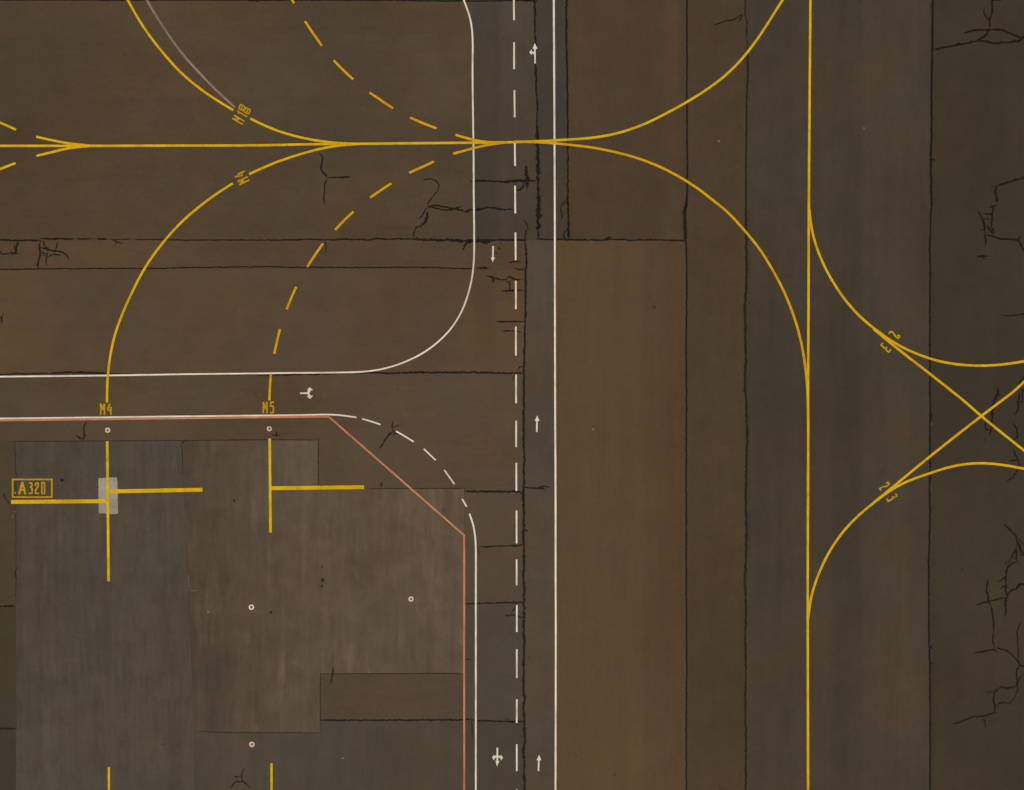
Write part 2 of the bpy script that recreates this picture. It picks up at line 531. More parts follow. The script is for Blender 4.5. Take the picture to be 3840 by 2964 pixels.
seal('joint', 'dark joint along the solid white line above the turning arrow', 'joint', [
    (T(0, 1, '-900,1470 0,1457 250,1452 400,1450'), 4), (T(0, 1, '400,1450 560,1442 700,1445 760,1448 862,1450'), 7),
    (T(0, 1, '850,1450 1100,1461 1500,1464 2000,1461 2162,1463'), 2.6), (T(1, 1, '20,1463 250,1462 700,1449'), 6.5), (T(1, 1, '700,1449 950,1440 1100,1450 1300,1442 1550,1442 1850,1445 2120,1450'), 7),
    (T(2, 1, '60,1447 130,1447'), 6), (T(2, 1, '80,1430 110,1395 140,1388'), 5), (T(2, 1, '70,1446 62,1465 50,1520'), 3)], group=JG)
seal('crack', 'short horizontal crack with a thick cross stroke just below the yellow fork in the road', 'crack', [
    (T(1, 0, '1760,1470 1900,1470 2020,1474 2162,1470'), 6.5), (T(2, 0, '20,1472 70,1468 240,1468'), 7.5),
    (T(2, 0, '160,1345 158,1400 170,1460 165,1535'), 11), (T(2, 0, '150,1470 130,1520 100,1550 70,1540'), 5),
    (T(1, 0, '2000,1476 2090,1480'), 9), (T(2, 0, '175,1440 190,1465'), 8)], group=CG)
seal('joint', 'straight dark joint at the right side of the ochre strip', 'joint', [
    (T(2, 0, '1460,-500 1462,0 1461,800 1463,1200 1465,1300 1460,1686'), 6), (T(2, 1, '1462,0 1450,100'), 6.5),
    (T(2, 1, '1450,90 1442,160 1450,370'), 11), (T(2, 1, '1450,360 1458,480 1460,700 1458,1000 1455,1250 1458,1686'), 6),
    (T(2, 2, '1458,90 1455,700 1456,1686'), 6), (T(2, 3, '1457,118 1460,700 1455,1200 1458,1686 1458,2300'), 6)],
    wander=1.2, rough=0.35, taper=4, group=JG)
seal('joint', 'wide greenish joint left of the long yellow line', 'joint', [
    (T(2, 0, '1942,-500 1935,0 1930,100 1950,180 1945,300'), 5), (T(2, 0, '1948,300 1955,440'), 3),
    (T(2, 0, '1955,440 1955,620 1945,800 1942,1200 1938,1686'), 6.5),
    (T(2, 1, '1938,100 1942,300 1945,600 1940,800 1930,900 1938,1300 1930,1560 1945,1686'), 9),
    (T(2, 2, '1945,90 1945,200 1950,400 1942,700 1938,900 1945,1130 1938,1400 1930,1570 1938,1686'), 9),
    (T(2, 3, '1938,118 1940,250 1935,400 1938,800 1932,900 1940,1350 1938,1686 1938,2300'), 8),
    (T(2, 0, '1680,205 1750,180 1860,155 1910,115'), 5), (T(2, 0, '1885,180 1910,120'), 5), (T(2, 3, '1940,320 1958,345'), 5)],
    mat=TARG, wander=1.5, rough=0.4, taper=4, group=JG)
seal('joint', 'rightmost full-height dark joint beside the cracked outer strip', 'joint', [
    (T(3, 0, '1426,-500 1422,0 1420,300 1418,420 1412,700 1412,1100 1405,1300 1412,1686'), 8),
    (T(3, 1, '1408,100 1405,200 1398,450 1402,700 1398,900 1398,1160 1400,1686'), 6.5),
    (T(3, 2, '1400,100 1402,200 1398,400 1400,700 1393,800 1400,1000 1390,1400 1390,1686'), 7),
    (T(3, 3, '1390,118 1392,520 1398,650 1398,850 1402,1050 1400,1686 1400,2300'), 7),
    (T(3, 3, '1395,535 1425,535'), 4), (T(3, 3, '1398,530 1418,510'), 4), (T(3, 3, '1398,657 1430,655'), 4),
    (T(3, 0, '1395,1290 1445,1302'), 5), (T(3, 2, '1408,190 1410,255'), 8)], wander=1.4, rough=0.35, taper=4, group=JG)
seal('joint', 'short dark joint by the end of the dashed curve, forking right past the centre line', 'joint', [
    (T(1, 2, '1708,830 1900,832 2162,830'), 8), (T(2, 2, '18,832 90,828 120,840'), 6.5),
    (T(2, 2, '145,795 240,805 280,800 318,820'), 6), (T(2, 2, '250,800 270,788 358,792'), 4)], group=JG)
seal('joint', 'thin dark joint across the road below the short one at the dashed curve', 'joint', [
    (T(1, 2, '1825,1278 2162,1268'), 5), (T(1, 2, '1825,1280 1828,1360'), 3), (T(2, 2, '18,1272 130,1265'), 6)], group=JG)
seal('joint', 'dark joint crossing the road with a small triangular crack by a dash', 'joint', [
    (T(1, 3, '1715,172 2162,165'), 5.5), (T(2, 3, '18,170 130,163'), 5.5), (T(2, 3, '80,150 82,180 40,250'), 4),
    (T(2, 3, '5,268 40,265 130,290'), 5.5), (T(1, 3, '2040,268 2100,265'), 7)], group=JG)
seal('joint', 'dark joint running under the red line to the road near the bottom', 'joint', [
    (T(1, 3, '545,1120 900,1120 1300,1118 1700,1115 1765,1113'), 6), (T(1, 3, '1765,1115 1775,1170 1775,1250'), 3),
    (T(1, 3, '1765,1113 1810,1122 2162,1130'), 6), (T(2, 3, '20,1130 130,1130'), 6.5), (T(1, 3, '740,1103 738,1142'), 4)], group=JG)
seal('joint', 'short dark stub joint at the left edge above the other stub', 'joint', [(T(0, 3, '-700,196 0,194 130,190'), 6.5), (T(0, 3, '60,118 97,118'), 2.5)], group=JG)
seal('joint', 'short dark stub joint at the left edge near the bottom', 'joint', [(T(0, 3, '-700,1186 0,1187 140,1190'), 6.5), (T(0, 3, '78,1172 78,1186'), 4)], group=JG)

def seam(label, strokes):
    mb = MB()
    for i, (p, w) in enumerate(strokes):
        mb.ribbon(dens(ov(p), 5.0), w, 0.0060 + 0.0004 * i, taper=40, seed=rnd.uniform(0, 300), wander=1.0, rough=0.5)
    tag(mb.build('slab_seam', TARG), label, 'seam', 'thin seams of the parking slabs')
seam('thin seam along the top of the parking slabs below the ring markings', [([(30, 942), (180, 941), (388, 940), (540, 938), (681, 939)], 2.4)])
seam('thin vertical seam from the tick crack down to the left stop bar', [([(388, 942), (390, 1012)], 3.0)])
seam('thin vertical seam right of the middle stand line', [([(679, 932), (679, 1043)], 3.2)])
seam('thin horizontal seam right of the middle stop bar passing under the red line', [([(775, 1043), (880, 1042), (991, 1042), (991, 1052)], 2.8)])
seam('thin horizontal seam left of the red line below the dark smear', [([(683, 1438), (760, 1437), (990, 1436)], 2.6)])
seam('thin vertical seam going down from the dark smear', [([(683, 1425), (683, 1500), (683, 1563)], 2.6)])
seam('thin horizontal seam above the lowest ring marking', [([(416, 1560), (480, 1562), (560, 1563), (683, 1563)], 2.6)])
seam('thin vertical seam along the left edge of the grey slab', [([(32, 941), (34, 1020), (34, 1290)], 2.2)])

seal('crack', 'two short strokes over a dash end below the down arrow', 'crack', [
    (T(2, 1, '10,553 50,545 70,540 120,548'), 4.5), (T(2, 1, '60,600 90,608 140,612'), 5)], group=CG)
seal('crack', 'knotted small crack crossing the dashed line beside the curved white line', 'crack', [
    (T(1, 1, '1885,662 1910,660 1940,675 1990,688 2030,692 2060,680'), 5), (T(1, 1, '1940,658 1946,690 1938,720'), 6.5),
    (T(1, 1, '2050,690 2075,665 2090,675 2110,690 2162,688'), 4.5), (T(1, 1, '2040,700 2080,712 2080,770'), 5),
    (T(1, 1, '2010,785 2080,780 2162,780'), 5), (T(2, 1, '18,780 140,780'), 5), (T(2, 1, '65,692 120,688'), 4.5),
    (T(1, 1, '2078,695 2092,700'), 8)], group=CG)
seal('crack', 'upper of two parallel short cracks left of the road joint', 'crack', [(T(1, 1, '1970,1032 2162,1030'), 5), (T(2, 1, '18,1032 140,1032'), 5)], wander=1.2, group=CG)
seal('crack', 'lower and shorter of two parallel cracks left of the road joint', 'crack', [(T(1, 1, '2010,1105 2100,1108'), 4), (T(2, 1, '18,1108 70,1108 120,1115'), 4)], wander=1.2, group=CG)
seal('crack', 'branching crack hanging below the merge of the yellow lines', 'crack', [
    (T(1, 0, '530,1240 550,1248 563,1290 548,1350 560,1395 600,1445'), 5), (T(1, 0, '600,1445 650,1437 740,1442 805,1437'), 4.5),
    (T(1, 0, '600,1450 580,1490 572,1580 578,1670'), 4)], group=CG)
k = 420 / 2184
seal('crack', 'big frayed crack like a question mark crossing the white edge line', 'crack', [
    (Z(1540, 640, k, '230,200 310,165 400,160 480,195 555,270 545,360 480,460 390,560 340,640 330,700'), 4),
    (Z(1540, 640, k, '330,700 420,680 560,690 700,720 800,740 950,770 1100,810 1170,760 1240,765'), 6),
    (Z(1540, 640, k, '330,730 430,720 540,755 700,770 830,750 1010,705'), 5),
    (Z(1540, 640, k, '1240,770 1400,740 1530,715 1700,750 2010,765'), 6), (Z(1540, 640, k, '1250,770 1400,765'), 8),
    (Z(1540, 640, k, '330,720 260,800 230,870 170,940'), 5), (Z(1540, 640, k, '330,790 310,900 290,1000 250,1050 190,1080'), 8),
    (Z(1540, 640, k, '190,1080 170,1060 210,1020 240,1050'), 3), (Z(1540, 640, k, '190,1085 110,1095 80,1150 45,1340'), 4.5),
    (Z(1540, 640, k, '190,1100 230,1140'), 3)], group=CG)
k = 320 / 2184
seal('crack', 'hooked crack below the long joint at the left edge', 'crack', [
    (Z(0, 860, k, '-120,400 0,590 40,630 200,630 300,600 340,620 470,630'), 4), (Z(0, 860, k, '280,670 400,620'), 5),
    (Z(0, 860, k, '480,290 430,420 400,620'), 6), (Z(0, 860, k, '350,400 380,500 385,610'), 5)], group=CG)
seal('crack', 'tangled crack net between the two long joints on the left', 'crack', [
    (Z(0, 860, k, '1060,300 1015,320 1000,400 1010,500 1030,600 1030,690 980,800 960,880 975,1030'), 5.5), (Z(0, 860, k, '920,930 960,880'), 4.5),
    (Z(0, 860, k, '1110,300 1150,380'), 6), (Z(0, 860, k, '1110,300 1110,400 1200,490 1290,550 1450,565 1600,575 1680,640 1775,770'), 5),
    (Z(0, 860, k, '1030,460 1150,500 1260,550'), 4.5), (Z(0, 860, k, '1480,310 1410,610'), 4),
    (Z(0, 860, k, '1220,720 1320,660 1450,645 1550,660'), 4.5), (Z(0, 860, k, '1220,580 1200,650 1180,750 1190,930'), 4.5),
    (Z(0, 860, k, '1040,600 1100,610 1210,650'), 4), (Z(0, 860, k, '1060,680 1190,680'), 3), (Z(0, 860, k, '1040,540 1130,640'), 3.5)],
    wander=1.2, group=CG)
seal('crack', 'tiny forked crack at the very left edge above the white road line', 'crack', [
    (T(0, 1, '30,958 15,1000 22,1055'), 3.5), (T(0, 1, '-40,970 0,990 15,1010 5,1050'), 3.5)], wander=1, group=CG)
seal('crack', 'faint small fork under the long joint left of the yellow curve', 'crack', [
    (T(0, 1, '910,372 950,385 1000,400'), 3.5), (T(0, 1, '945,385 930,420'), 4)], wander=1, group=CG)
seal('crack', 'hook-shaped crack below the red and white lines beside the left ring marking', 'crack', [
    (T(0, 2, '610,370 665,410 690,380 680,330 680,300 710,258'), 4.5), (T(0, 2, '690,395 672,416'), 4)], wander=1.2, group=CG)
seal('crack', 'small bent crack at the left end of the thick yellow stop bar', 'crack', [
    (T(0, 2, '60,858 25,850 40,880 80,935'), 3.5)], wander=1, group=CG)
seal('crack', 'short curved crack at the left edge of the grey slab below the boxed lettering', 'crack', [(T(0, 2, '135,1440 120,1500 135,1545'), 4)], wander=1, group=CG)
seal('crack', 'tick-shaped crack at the top corner of the slab joint between the stands', 'crack', [(T(0, 2, '1475,442 1505,408'), 4)], wander=1, group=CG)
seal('crack', 'small cross-shaped crack beside the middle ring marking', 'crack', [
    (T(1, 2, '150,370 180,378 215,372'), 5), (T(1, 2, '188,335 190,402'), 4)], wander=1, group=CG)
k = 160 / 1927
seal('crack', 'spidery dark crack under the first curved white dashes', 'crack', [
    (Z(1400, 1560, k, '880,260 830,430 880,560 870,640 930,730'), 5), (Z(1400, 1560, k, '900,540 1010,480 1170,420 1230,430'), 4),
    (Z(1400, 1560, k, '900,720 740,800 640,950 480,1120 470,1230'), 7), (Z(1400, 1560, k, '470,1200 380,1390 240,1460'), 8),
    (Z(1400, 1560, k, '860,920 920,810 1040,780 1180,850 1280,910'), 5)], wander=1.2, mat=TARG, group=CG)
seal('crack', 'short vertical mark above the slab edge right of the yellow bar', 'crack', [(T(1, 2, '1045,740 1040,770 1033,802'), 5)], wander=1, mat=TARG, group=CG)
seal('crack', 'star-shaped crack near the bottom between the two yellow line stubs', 'crack', [
    (T(0, 3, '1985,1510 1960,1540 1955,1600 1975,1620 2030,1668'), 4), (T(0, 3, '1890,1572 1965,1580'), 4),
    (T(0, 3, '1865,1680 1905,1615 1975,1620'), 4)], wander=1.2, group=CG)
seal('crack', 'faint short crack right of the red line above the lower joint', 'crack', [(T(1, 3, '1690,618 1730,625 1780,632'), 3)], mat=TARG, wander=1, group=CG)
seal('crack', 'looping crack in the top right corner reaching the rightmost joint', 'crack', [
    (T(3, 0, '1425,410 1480,395 1620,368 1780,335 1850,290 1885,235'), 7), (T(3, 0, '1885,235 1880,170 1905,95 1900,0 1890,-200'), 6),
    (T(3, 0, '1840,60 1835,110 1875,165'), 5), (T(3, 0, '1675,268 1760,248 1880,240 1980,243 2060,275 2140,310'), 6.5),
    (T(3, 0, '1790,330 1930,352 2050,345 2120,335 2162,295 2400,260'), 7), (T(3, 0, '1890,4 1980,2'), 5)], group=CG)
k = 300 / 1405
seal('crack', 'ladder-like crack near the right edge above the digits', 'crack', [
    (Z(3540, 640, k, '1700,90 1405,130 1250,165 1050,230 935,275'), 7), (Z(3540, 640, k, '800,275 935,280'), 3.5),
    (Z(3540, 640, k, '930,290 900,350 930,500 930,600'), 7), (Z(3540, 640, k, '850,390 900,350'), 6), (Z(3540, 640, k, '930,590 840,640 790,655'), 6),
    (Z(3540, 640, k, '860,640 850,760 840,900 820,960 870,1080 880,1120'), 6), (Z(3540, 640, k, '600,720 650,820 710,930 720,1080 730,1200 735,1340'), 6),
    (Z(3540, 640, k, '670,765 840,765'), 5), (Z(3540, 640, k, '680,855 810,850'), 5), (Z(3540, 640, k, '660,790 670,850'), 4),
    (Z(3540, 640, k, '740,960 800,1020 850,1110'), 6), (Z(3540, 640, k, '640,1040 720,1030'), 6),
    (Z(3540, 640, k, '740,1120 860,1160 930,1190 1100,1210 1220,1205 1310,1235 1405,1410 1500,1500'), 6),
    (Z(3540, 640, k, '1310,1230 1300,1170'), 5), (Z(3540, 640, k, '1310,1230 1360,1140'), 5)], group=CG)
seal('crack', 'short double dash below the ladder-like crack at the right', 'crack', [
    (Z(3540, 640, k, '570,1515 680,1500 780,1510'), 6), (Z(3540, 640, k, '660,1535 740,1555'), 4)], wander=1, group=CG)
seal('crack', 'thin horizontal crack at the right edge above the upper yellow curve', 'crack', [(T(3, 1, '1985,980 2060,985 2162,965 2400,955'), 4)], wander=1, group=CG)
k = 240 / 963
seal('crack', 'ragged crack under the crossing of the yellow lines', 'crack', [
    (Z(3600, 1400, k, '565,215 570,290 520,390 480,560 480,700'), 7), (Z(3600, 1400, k, '540,320 640,340'), 5), (Z(3600, 1400, k, '480,690 480,830 440,940'), 6),
    (Z(3600, 1400, k, '380,660 390,760 370,850 480,850'), 5), (Z(3600, 1400, k, '370,970 360,1030'), 6)], group=CG)
seal('crack', 'crooked crack running down the right edge across the yellow cross', 'crack', [
    (Z(3600, 1400, k, '1100,-80 960,60 880,160'), 6), (Z(3600, 1400, k, '900,230 960,260 1050,300'), 5), (Z(3600, 1400, k, '940,250 940,420'), 5),
    (Z(3600, 1400, k, '900,280 880,430 880,520 850,610 800,625'), 5.5), (Z(3600, 1400, k, '830,430 960,430'), 4),
    (Z(3600, 1400, k, '800,740 860,850 870,960 800,1000 740,1080'), 4.5), (Z(3600, 1400, k, '790,1110 830,1230 880,1310 890,1400 850,1500 700,1640'), 4.5),
    (Z(3600, 1400, k, '740,1315 900,1310'), 4)], group=CG)
k = 280 / 1180
seal('crack', 'tall branching crack net at the right edge below the lower yellow curve', 'crack', [
    (Z(3560, 1940, k, '870,90 910,160 1040,280 1080,400 1120,520 1180,580 1350,700'), 7), (Z(3560, 1940, k, '1090,340 1180,440'), 5),
    (Z(3560, 1940, k, '1050,420 1060,520 1060,690'), 6), (Z(3560, 1940, k, '1050,500 990,620 930,720'), 5),
    (Z(3560, 1940, k, '1060,690 960,750 900,830 885,980 890,1080 890,1180 920,1230 880,1360 890,1470 890,1550 850,1560'), 6),
    (Z(3560, 1940, k, '1060,690 1110,740'), 5), (Z(3560, 1940, k, '1000,620 1060,690'), 5), (Z(3560, 1940, k, '890,690 900,760'), 5),
    (Z(3560, 1940, k, '880,930 820,1000 755,1012'), 4), (Z(3560, 1940, k, '800,1130 880,1090 940,1110'), 6),
    (Z(3560, 1940, k, '1300,1050 1180,1055 1100,1060 1060,1130 950,1180 915,1250'), 6), (Z(3560, 1940, k, '1110,590 1180,600 1300,620'), 5)], group=CG)
k2 = 300 / 1054
seal('crack', 'long thin crack crossed by a sloping one, right of the rightmost joint', 'crack', [
    (Z(3560, 1940, k, '610,970 590,1170 620,1320 680,1490 700,1686'), 5), (Z(3560, 1940, k, '410,1390 600,1340 760,1295 900,1265'), 5),
    (Z(3540, 2280, k2, '620,20 650,120 650,260 645,440 660,540'), 5), (Z(3540, 2280, k2, '380,600 520,575 640,550 710,590'), 5)], wander=1.5, group=CG)
seal('crack', 'jagged crack in the bottom right corner ending in a long sloping tail', 'crack', [
    (Z(3540, 2280, k2, '680,525 810,560 900,620 980,710 1005,765 1200,772'), 5), (Z(3540, 2280, k2, '1020,180 960,310 970,450 985,680'), 4),
    (Z(3540, 2280, k2, '1005,765 965,800 950,890 970,960 945,1040 830,1060 760,1040 670,1100 650,1180 655,1260 680,1290 660,1380'), 5.5),
    (Z(3540, 2280, k2, '560,1125 650,1095'), 4), (Z(3540, 2280, k2, '700,1380 640,1390 520,1425 390,1435 270,1480 130,1530'), 5.5),
    (Z(3540, 2280, k2, '500,1440 540,1500 545,1590'), 4.5), (Z(3540, 2280, k2, '550,1440 545,1520'), 3),
    (Z(3540, 2280, k2, '1040,870 970,960 970,1080 930,1180 855,1270 770,1245 690,1280'), 3.5)], wander=1.5, group=CG)

# ------------------------------------------------------------------ painted lines
def line(name, label, cat, pts, w, mat, ext=(0, 0), curve=True, it=10, group=None, parent=None, jit=0.35):
    p = catmull(pts) if curve and len(pts) > 2 else dens(pts, 30)
    if curve and len(pts) > 2:
        p = smooth(p, it)
    p = extend(p, *ext)
    if ext[0] or ext[1]:
        p = dens(p, 30)
    mb = MB()
    mb.ribbon(p, w, zpaint(), jit=jit, seed=rnd.uniform(0, 300))
    o = mb.build(name, mat, parent)
    if parent is None:
        tag(o, label, cat, group)
    return o

def dashed(name, label, cat, segs, w, mat, group=None):
    e = empty(name, None)
    tag(e, label, cat, group)
    z = zpaint()
    for s in segs:
        mb = MB()
        p = smooth(catmull(s), 3) if len(s) > 2 else dens(s, 20)
        mb.ribbon(p, w, z, jit=0.35, seed=rnd.uniform(0, 300))
        mb.build('dash', mat, e)
    return e

# white
line('road_edge_line', 'white road edge line that sweeps round the corner into the left side road', 'road line',
     T(1, 0, '1705,0 1745,100 1770,200 1778,300 1777,600 1782,1000 1786,1300 1787,1600') +
     T(1, 1, '1789,150 1790,300 1790,500 1780,640 1745,800 1695,940 1610,1080 1500,1195 1370,1290 1200,1370 1050,1415 900,1437 700,1443 200,1448') +
     T(0, 1, '2162,1450 1500,1457 900,1467 0,1477'), 6.1, WHT, ext=(300, 900), it=6)
line('road_edge_line', 'long straight solid white line on the right side of the road', 'road line',
     T(2, 0, '382,0 390,1686') + T(2, 1, '391,800 393,1686') + T(2, 2, '396,800 397,1686') + T(2, 3, '398,300 396,1686'), 6.9, WHT, ext=(900, 900), it=4)
CD = [T(2, 0, '58,-40 60,165'), T(2, 0, '60,345 60,562'), T(2, 0, '63,733 65,953'), T(2, 0, '66,1155 68,1347'),
      T(2, 0, '68,1508 69,1686') + T(2, 1, '70,153'), T(2, 1, '71,308 73,533'), T(2, 1, '74,700 75,930'), T(2, 1, '75,1072 75,1306'),
      T(2, 1, '76,1460 76,1600') + T(2, 2, '76,113'), T(2, 2, '77,256 77,470'), T(2, 2, '78,597 79,825'), T(2, 2, '80,983 81,1250'),
      T(2, 2, '81,1380 81,1590'), T(2, 3, '82,185 82,403'), T(2, 3, '82,543 82,776'), T(2, 3, '82,948 82,1140'), T(2, 3, '82,1313 82,1530'),
      T(2, 3, '82,1680 82,1900'), T(2, 3, '82,2060 82,2280'), T(2, 0, '58,-420 58,-220')]
dashed('road_centre_line', 'dashed white centre line down the road', 'road line', [[s[0], s[-1]] for s in CD], 6.2, WHT)
line('stand_edge_line', 'white line above the red line that bends down at its right end', 'road line',
     T(0, 2, '0,238 1000,226 2162,213') + T(1, 2, '300,211 480,208 620,205 720,212 835,229'), 5.8, WHT, ext=(900, 0), it=4)
dashed('stand_edge_line', 'curve of short white dashes cutting the corner outside the red line', 'road line', [
    T(1, 2, '882,240 960,262 1033,288'), T(1, 2, '1157,341 1225,380 1300,426'), T(1, 2, '1382,484 1478,576'),
    T(1, 2, '1548,655 1630,770'), T(1, 2, '1693,890 1730,953')], 5.6, WHT)
line('stand_edge_line', 'solid white line parallel to the red line down to the bottom edge', 'road line',
     T(1, 2, '1752,1010 1785,1095 1800,1180 1804,1300 1804,1600') + T(1, 3, '1804,400 1804,1000 1804,1686'), 6.4, WHT, ext=(0, 900), it=6)
# red
_p = T(0, 2, '0,253 2162,228') + T(1, 2, '612,223')
mb = MB(); z = zpaint()
mb.ribbon(dens(extend(_p, 900, 0), 25), 6.8, z, jit=0.5, seed=4)
mb.ribbon(dens(T(1, 2, '606,218 1711,1186'), 25), 6.8, z + 0.0006, jit=0.5, seed=14)
mb.ribbon(dens(extend(T(1, 2, '1709,1180 1710,1686') + T(1, 3, '1709,600 1710,1686'), 0, 900), 25), 6.8, z + 0.0003, jit=0.5, seed=24)
tag(mb.build('safety_line', RED), 'faded red line with one diagonal corner enclosing the parking stands', 'safety line')
# grey
line('erased_line', 'erased grey line inside the upper left yellow curve', 'line', T(0, 0, '1190,0 1260,120 1370,290 1480,440 1600,575 1750,730 1905,872'), 8.0, GRY, ext=(300, 0), it=6)

TL = 'yellow taxi lines'
line('taxi_line', 'horizontal yellow centreline from the left edge to the fork in the road', 'taxi line',
     T(0, 0, '0,1184 700,1184 1400,1182 2162,1179') + T(1, 0, '400,1172 800,1168 1800,1158 2162,1153') + T(2, 0, '120,1151 245,1150'), 8.8, YEL, ext=(900, 0), group=TL)
line('taxi_line', 'upper yellow branch curving from the fork up to the top edge', 'taxi line',
     T(2, 0, '60,1152 240,1148 400,1139 600,1127 740,1114 860,1092 1000,1053 1150,994 1300,917 1460,830 1620,730 1800,592 1940,442 2060,280') +
     T(3, 0, '130,118 205,0'), 8.8, YEL, ext=(0, 300), group=TL)
line('taxi_line', 'lower yellow branch curving from the fork down into the long vertical line', 'taxi line',
     T(2, 0, '60,1150 240,1153 400,1164 600,1185 700,1197 850,1228 1000,1264 1150,1314 1300,1380 1460,1470 1600,1565 1740,1680') +
     T(2, 1, '1760,110 1900,260 2040,425') + T(3, 1, '100,570 200,750 280,940 340,1130 380,1330 402,1520 410,1686') + T(3, 2, '411,250'), 8.8, YEL2, group=TL)
line('taxi_line', 'long vertical yellow line on the right from top edge to bottom edge', 'taxi line',
     T(3, 0, '430,0 417,1686') + T(3, 1, '415,800 411,1600') + T(3, 2, '412,300 408,1686') + T(3, 3, '409,600 411,1686'), 8.8, YEL, ext=(900, 900), it=4, group=TL)
line('taxi_line', 'yellow curve leaving the vertical line down right, then level past the digit two', 'taxi line',
     T(3, 1, '420,120 432,240 455,350 510,510 600,690 700,840 820,980 960,1097 1080,1186 1200,1252 1320,1303 1400,1333 1550,1368 1700,1386 1850,1389 2000,1378 2162,1352'),
     8.8, YEL, ext=(0, 500), it=8, group=TL)
line('taxi_line', 'straight yellow diagonal going down right from the upper digits to the right edge', 'taxi line',
     T(3, 1, '940,1088 1080,1205 1400,1455 1690,1686') + T(3, 2, '1815,218 2162,498'), 8.8, YEL, ext=(0, 500), it=4, group=TL)
line('taxi_line', 'yellow curve leaving the vertical line up right, then arching past the digit three', 'taxi line',
     T(3, 3, '410,300 428,150 470,0') + T(3, 2, '490,1510 570,1340 680,1172 820,1022 960,908 1080,818 1200,752 1390,685 1550,632 1700,605 1830,598 1980,612 2162,645'),
     8.8, YEL, ext=(0, 500), it=8, group=TL)
line('taxi_line', 'straight yellow diagonal going up right from the lower digits to the right edge', 'taxi line',
     T(3, 2, '940,922 1080,808 1400,545 1815,218 2100,0') + T(3, 1, '2162,1518'), 8.8, YEL, ext=(0, 500), it=4, group=TL)
line('lead_in_line', 'yellow curve from the top edge to the slanted code, beside the erased grey line', 'taxi line',
     T(0, 0, '1035,0 1110,135 1200,275 1330,440 1450,575 1600,705 1750,810 1892,895'), 8.6, YEL, ext=(300, 0), it=8, group=TL)
line('lead_in_line', 'yellow curve from the upper slanted code down into the horizontal centreline', 'taxi line',
     T(0, 0, '2030,963 2162,1028') + T(1, 0, '250,1080 400,1120 550,1147 700,1163 860,1168'), 8.6, YEL, it=6, group=TL)
line('lead_in_line', 'yellow curve from the centreline merge down to the lower slanted code', 'taxi line',
     T(1, 0, '860,1168 750,1175 650,1187 500,1218 350,1261 200,1311 100,1352') + T(0, 0, '2020,1413'), 8.6, YEL, it=6, group=TL)
line('lead_in_line', 'big yellow curve from the lower slanted code down to the left stand', 'taxi line',
     T(0, 0, '1888,1488 1760,1570 1680,1624') + T(0, 1, '1640,80 1500,195 1390,310 1280,442 1170,602 1080,775 1000,950 940,1110 900,1270 877,1440 868,1580 868,1686'),
     8.6, YEL, it=8, group=TL)
line('lead_in_line', 'straight yellow end of the lead-in line right above the upright left code', 'taxi line', [T(0, 1, '868,1680')[0], T(0, 2, '868,108')[0]], 8.6, YEL, group=TL)
# chevron merges on the left
line('taxi_line', 'upper prong of the yellow arrow-like merge at the left', 'taxi line', T(0, 0, '295,1110 440,1143 560,1164 720,1182'), 8.6, YEL, it=3, group=TL)
line('taxi_line', 'lower prong of the yellow arrow-like merge at the left', 'taxi line', T(0, 0, '297,1265 440,1231 560,1202 720,1186'), 8.6, YEL, it=3, group=TL)
line('taxi_line', 'yellow dash at the left edge above the centreline', 'taxi line', T(0, 0, '-300,860 0,995 130,1053'), 8.6, YEL, it=2, group=TL)
line('taxi_line', 'yellow dash at the left edge below the centreline', 'taxi line', T(0, 0, '-300,1510 0,1373 127,1324'), 8.6, YEL, it=2, group=TL)
dashed('dashed_lead_in_line', 'upper dashed yellow curve meeting the centreline at the road', 'taxi line', [
    T(1, 0, '200,-200 330,28'), T(1, 0, '420,175 490,280 555,372'), T(1, 0, '653,492 730,572 810,645'), T(1, 0, '943,752 1040,818 1133,880'),
    T(1, 0, '1273,955 1380,1003 1485,1042'), T(1, 0, '1640,1095 1760,1130 1880,1153 1960,1156')], 8.6, YEL2, group=TL)
dashed('dashed_lead_in_line', 'lower dashed yellow curve from the centreline to the middle stand', 'taxi line', [
    T(1, 0, '1620,1248 1760,1210 1880,1180 2060,1154'), T(1, 0, '1465,1310 1370,1355 1265,1402'), T(1, 0, '1120,1487 1035,1543 947,1604'),
    T(1, 1, '813,138 735,210 663,288'), T(1, 1, '565,398 500,490 437,588'), T(1, 1, '348,748 305,845 270,932'), T(1, 1, '217,1090 192,1190 170,1292'),
    T(1, 1, '143,1452 135,1560 130,1670')], 8.6, YEL2, group=TL)
# stands
e = empty('stand_marking', None)
tag(e, 'left stand marking: yellow line with two opposed stop bars over a pale patch', 'stand marking')
z = zpaint(); z2 = zpaint(); z3 = zpaint()
mb = MB(); mb.ribbon(dens(T(0, 2, '870,422 881,1558'), 20), 9.8, z3, jit=.4, seed=1); mb.build('stand_line', YEL, e)
mb = MB(); mb.ribbon(dens(T(0, 2, '885,829 1642,815'), 20), 14.6, z, jit=.5, seed=2); mb.build('stop_bar', YEL, e)
mb = MB(); mb.ribbon(dens(T(0, 2, '92,914 874,908'), 20), 14.6, z2, jit=.5, seed=3); mb.build('stop_bar', YEL, e)
e = empty('stand_marking', None)
tag(e, 'middle stand marking: yellow line with one stop bar to its right', 'stand marking')
z = zpaint(); z2 = zpaint()
mb = MB(); mb.ribbon(dens(T(1, 2, '133,400 140,1163'), 20), 9.8, z2, jit=.4, seed=5); mb.build('stand_line', YEL, e)
mb = MB(); mb.ribbon(dens(T(1, 2, '145,803 898,794'), 20), 14.2, z, jit=.5, seed=6); mb.build('stop_bar', YEL, e)
line('stand_line', 'yellow line stub at the bottom edge below the left stand', 'stand marking', T(0, 3, '884,1498 884,1686 884,2300'), 8.6, YEL, curve=False)
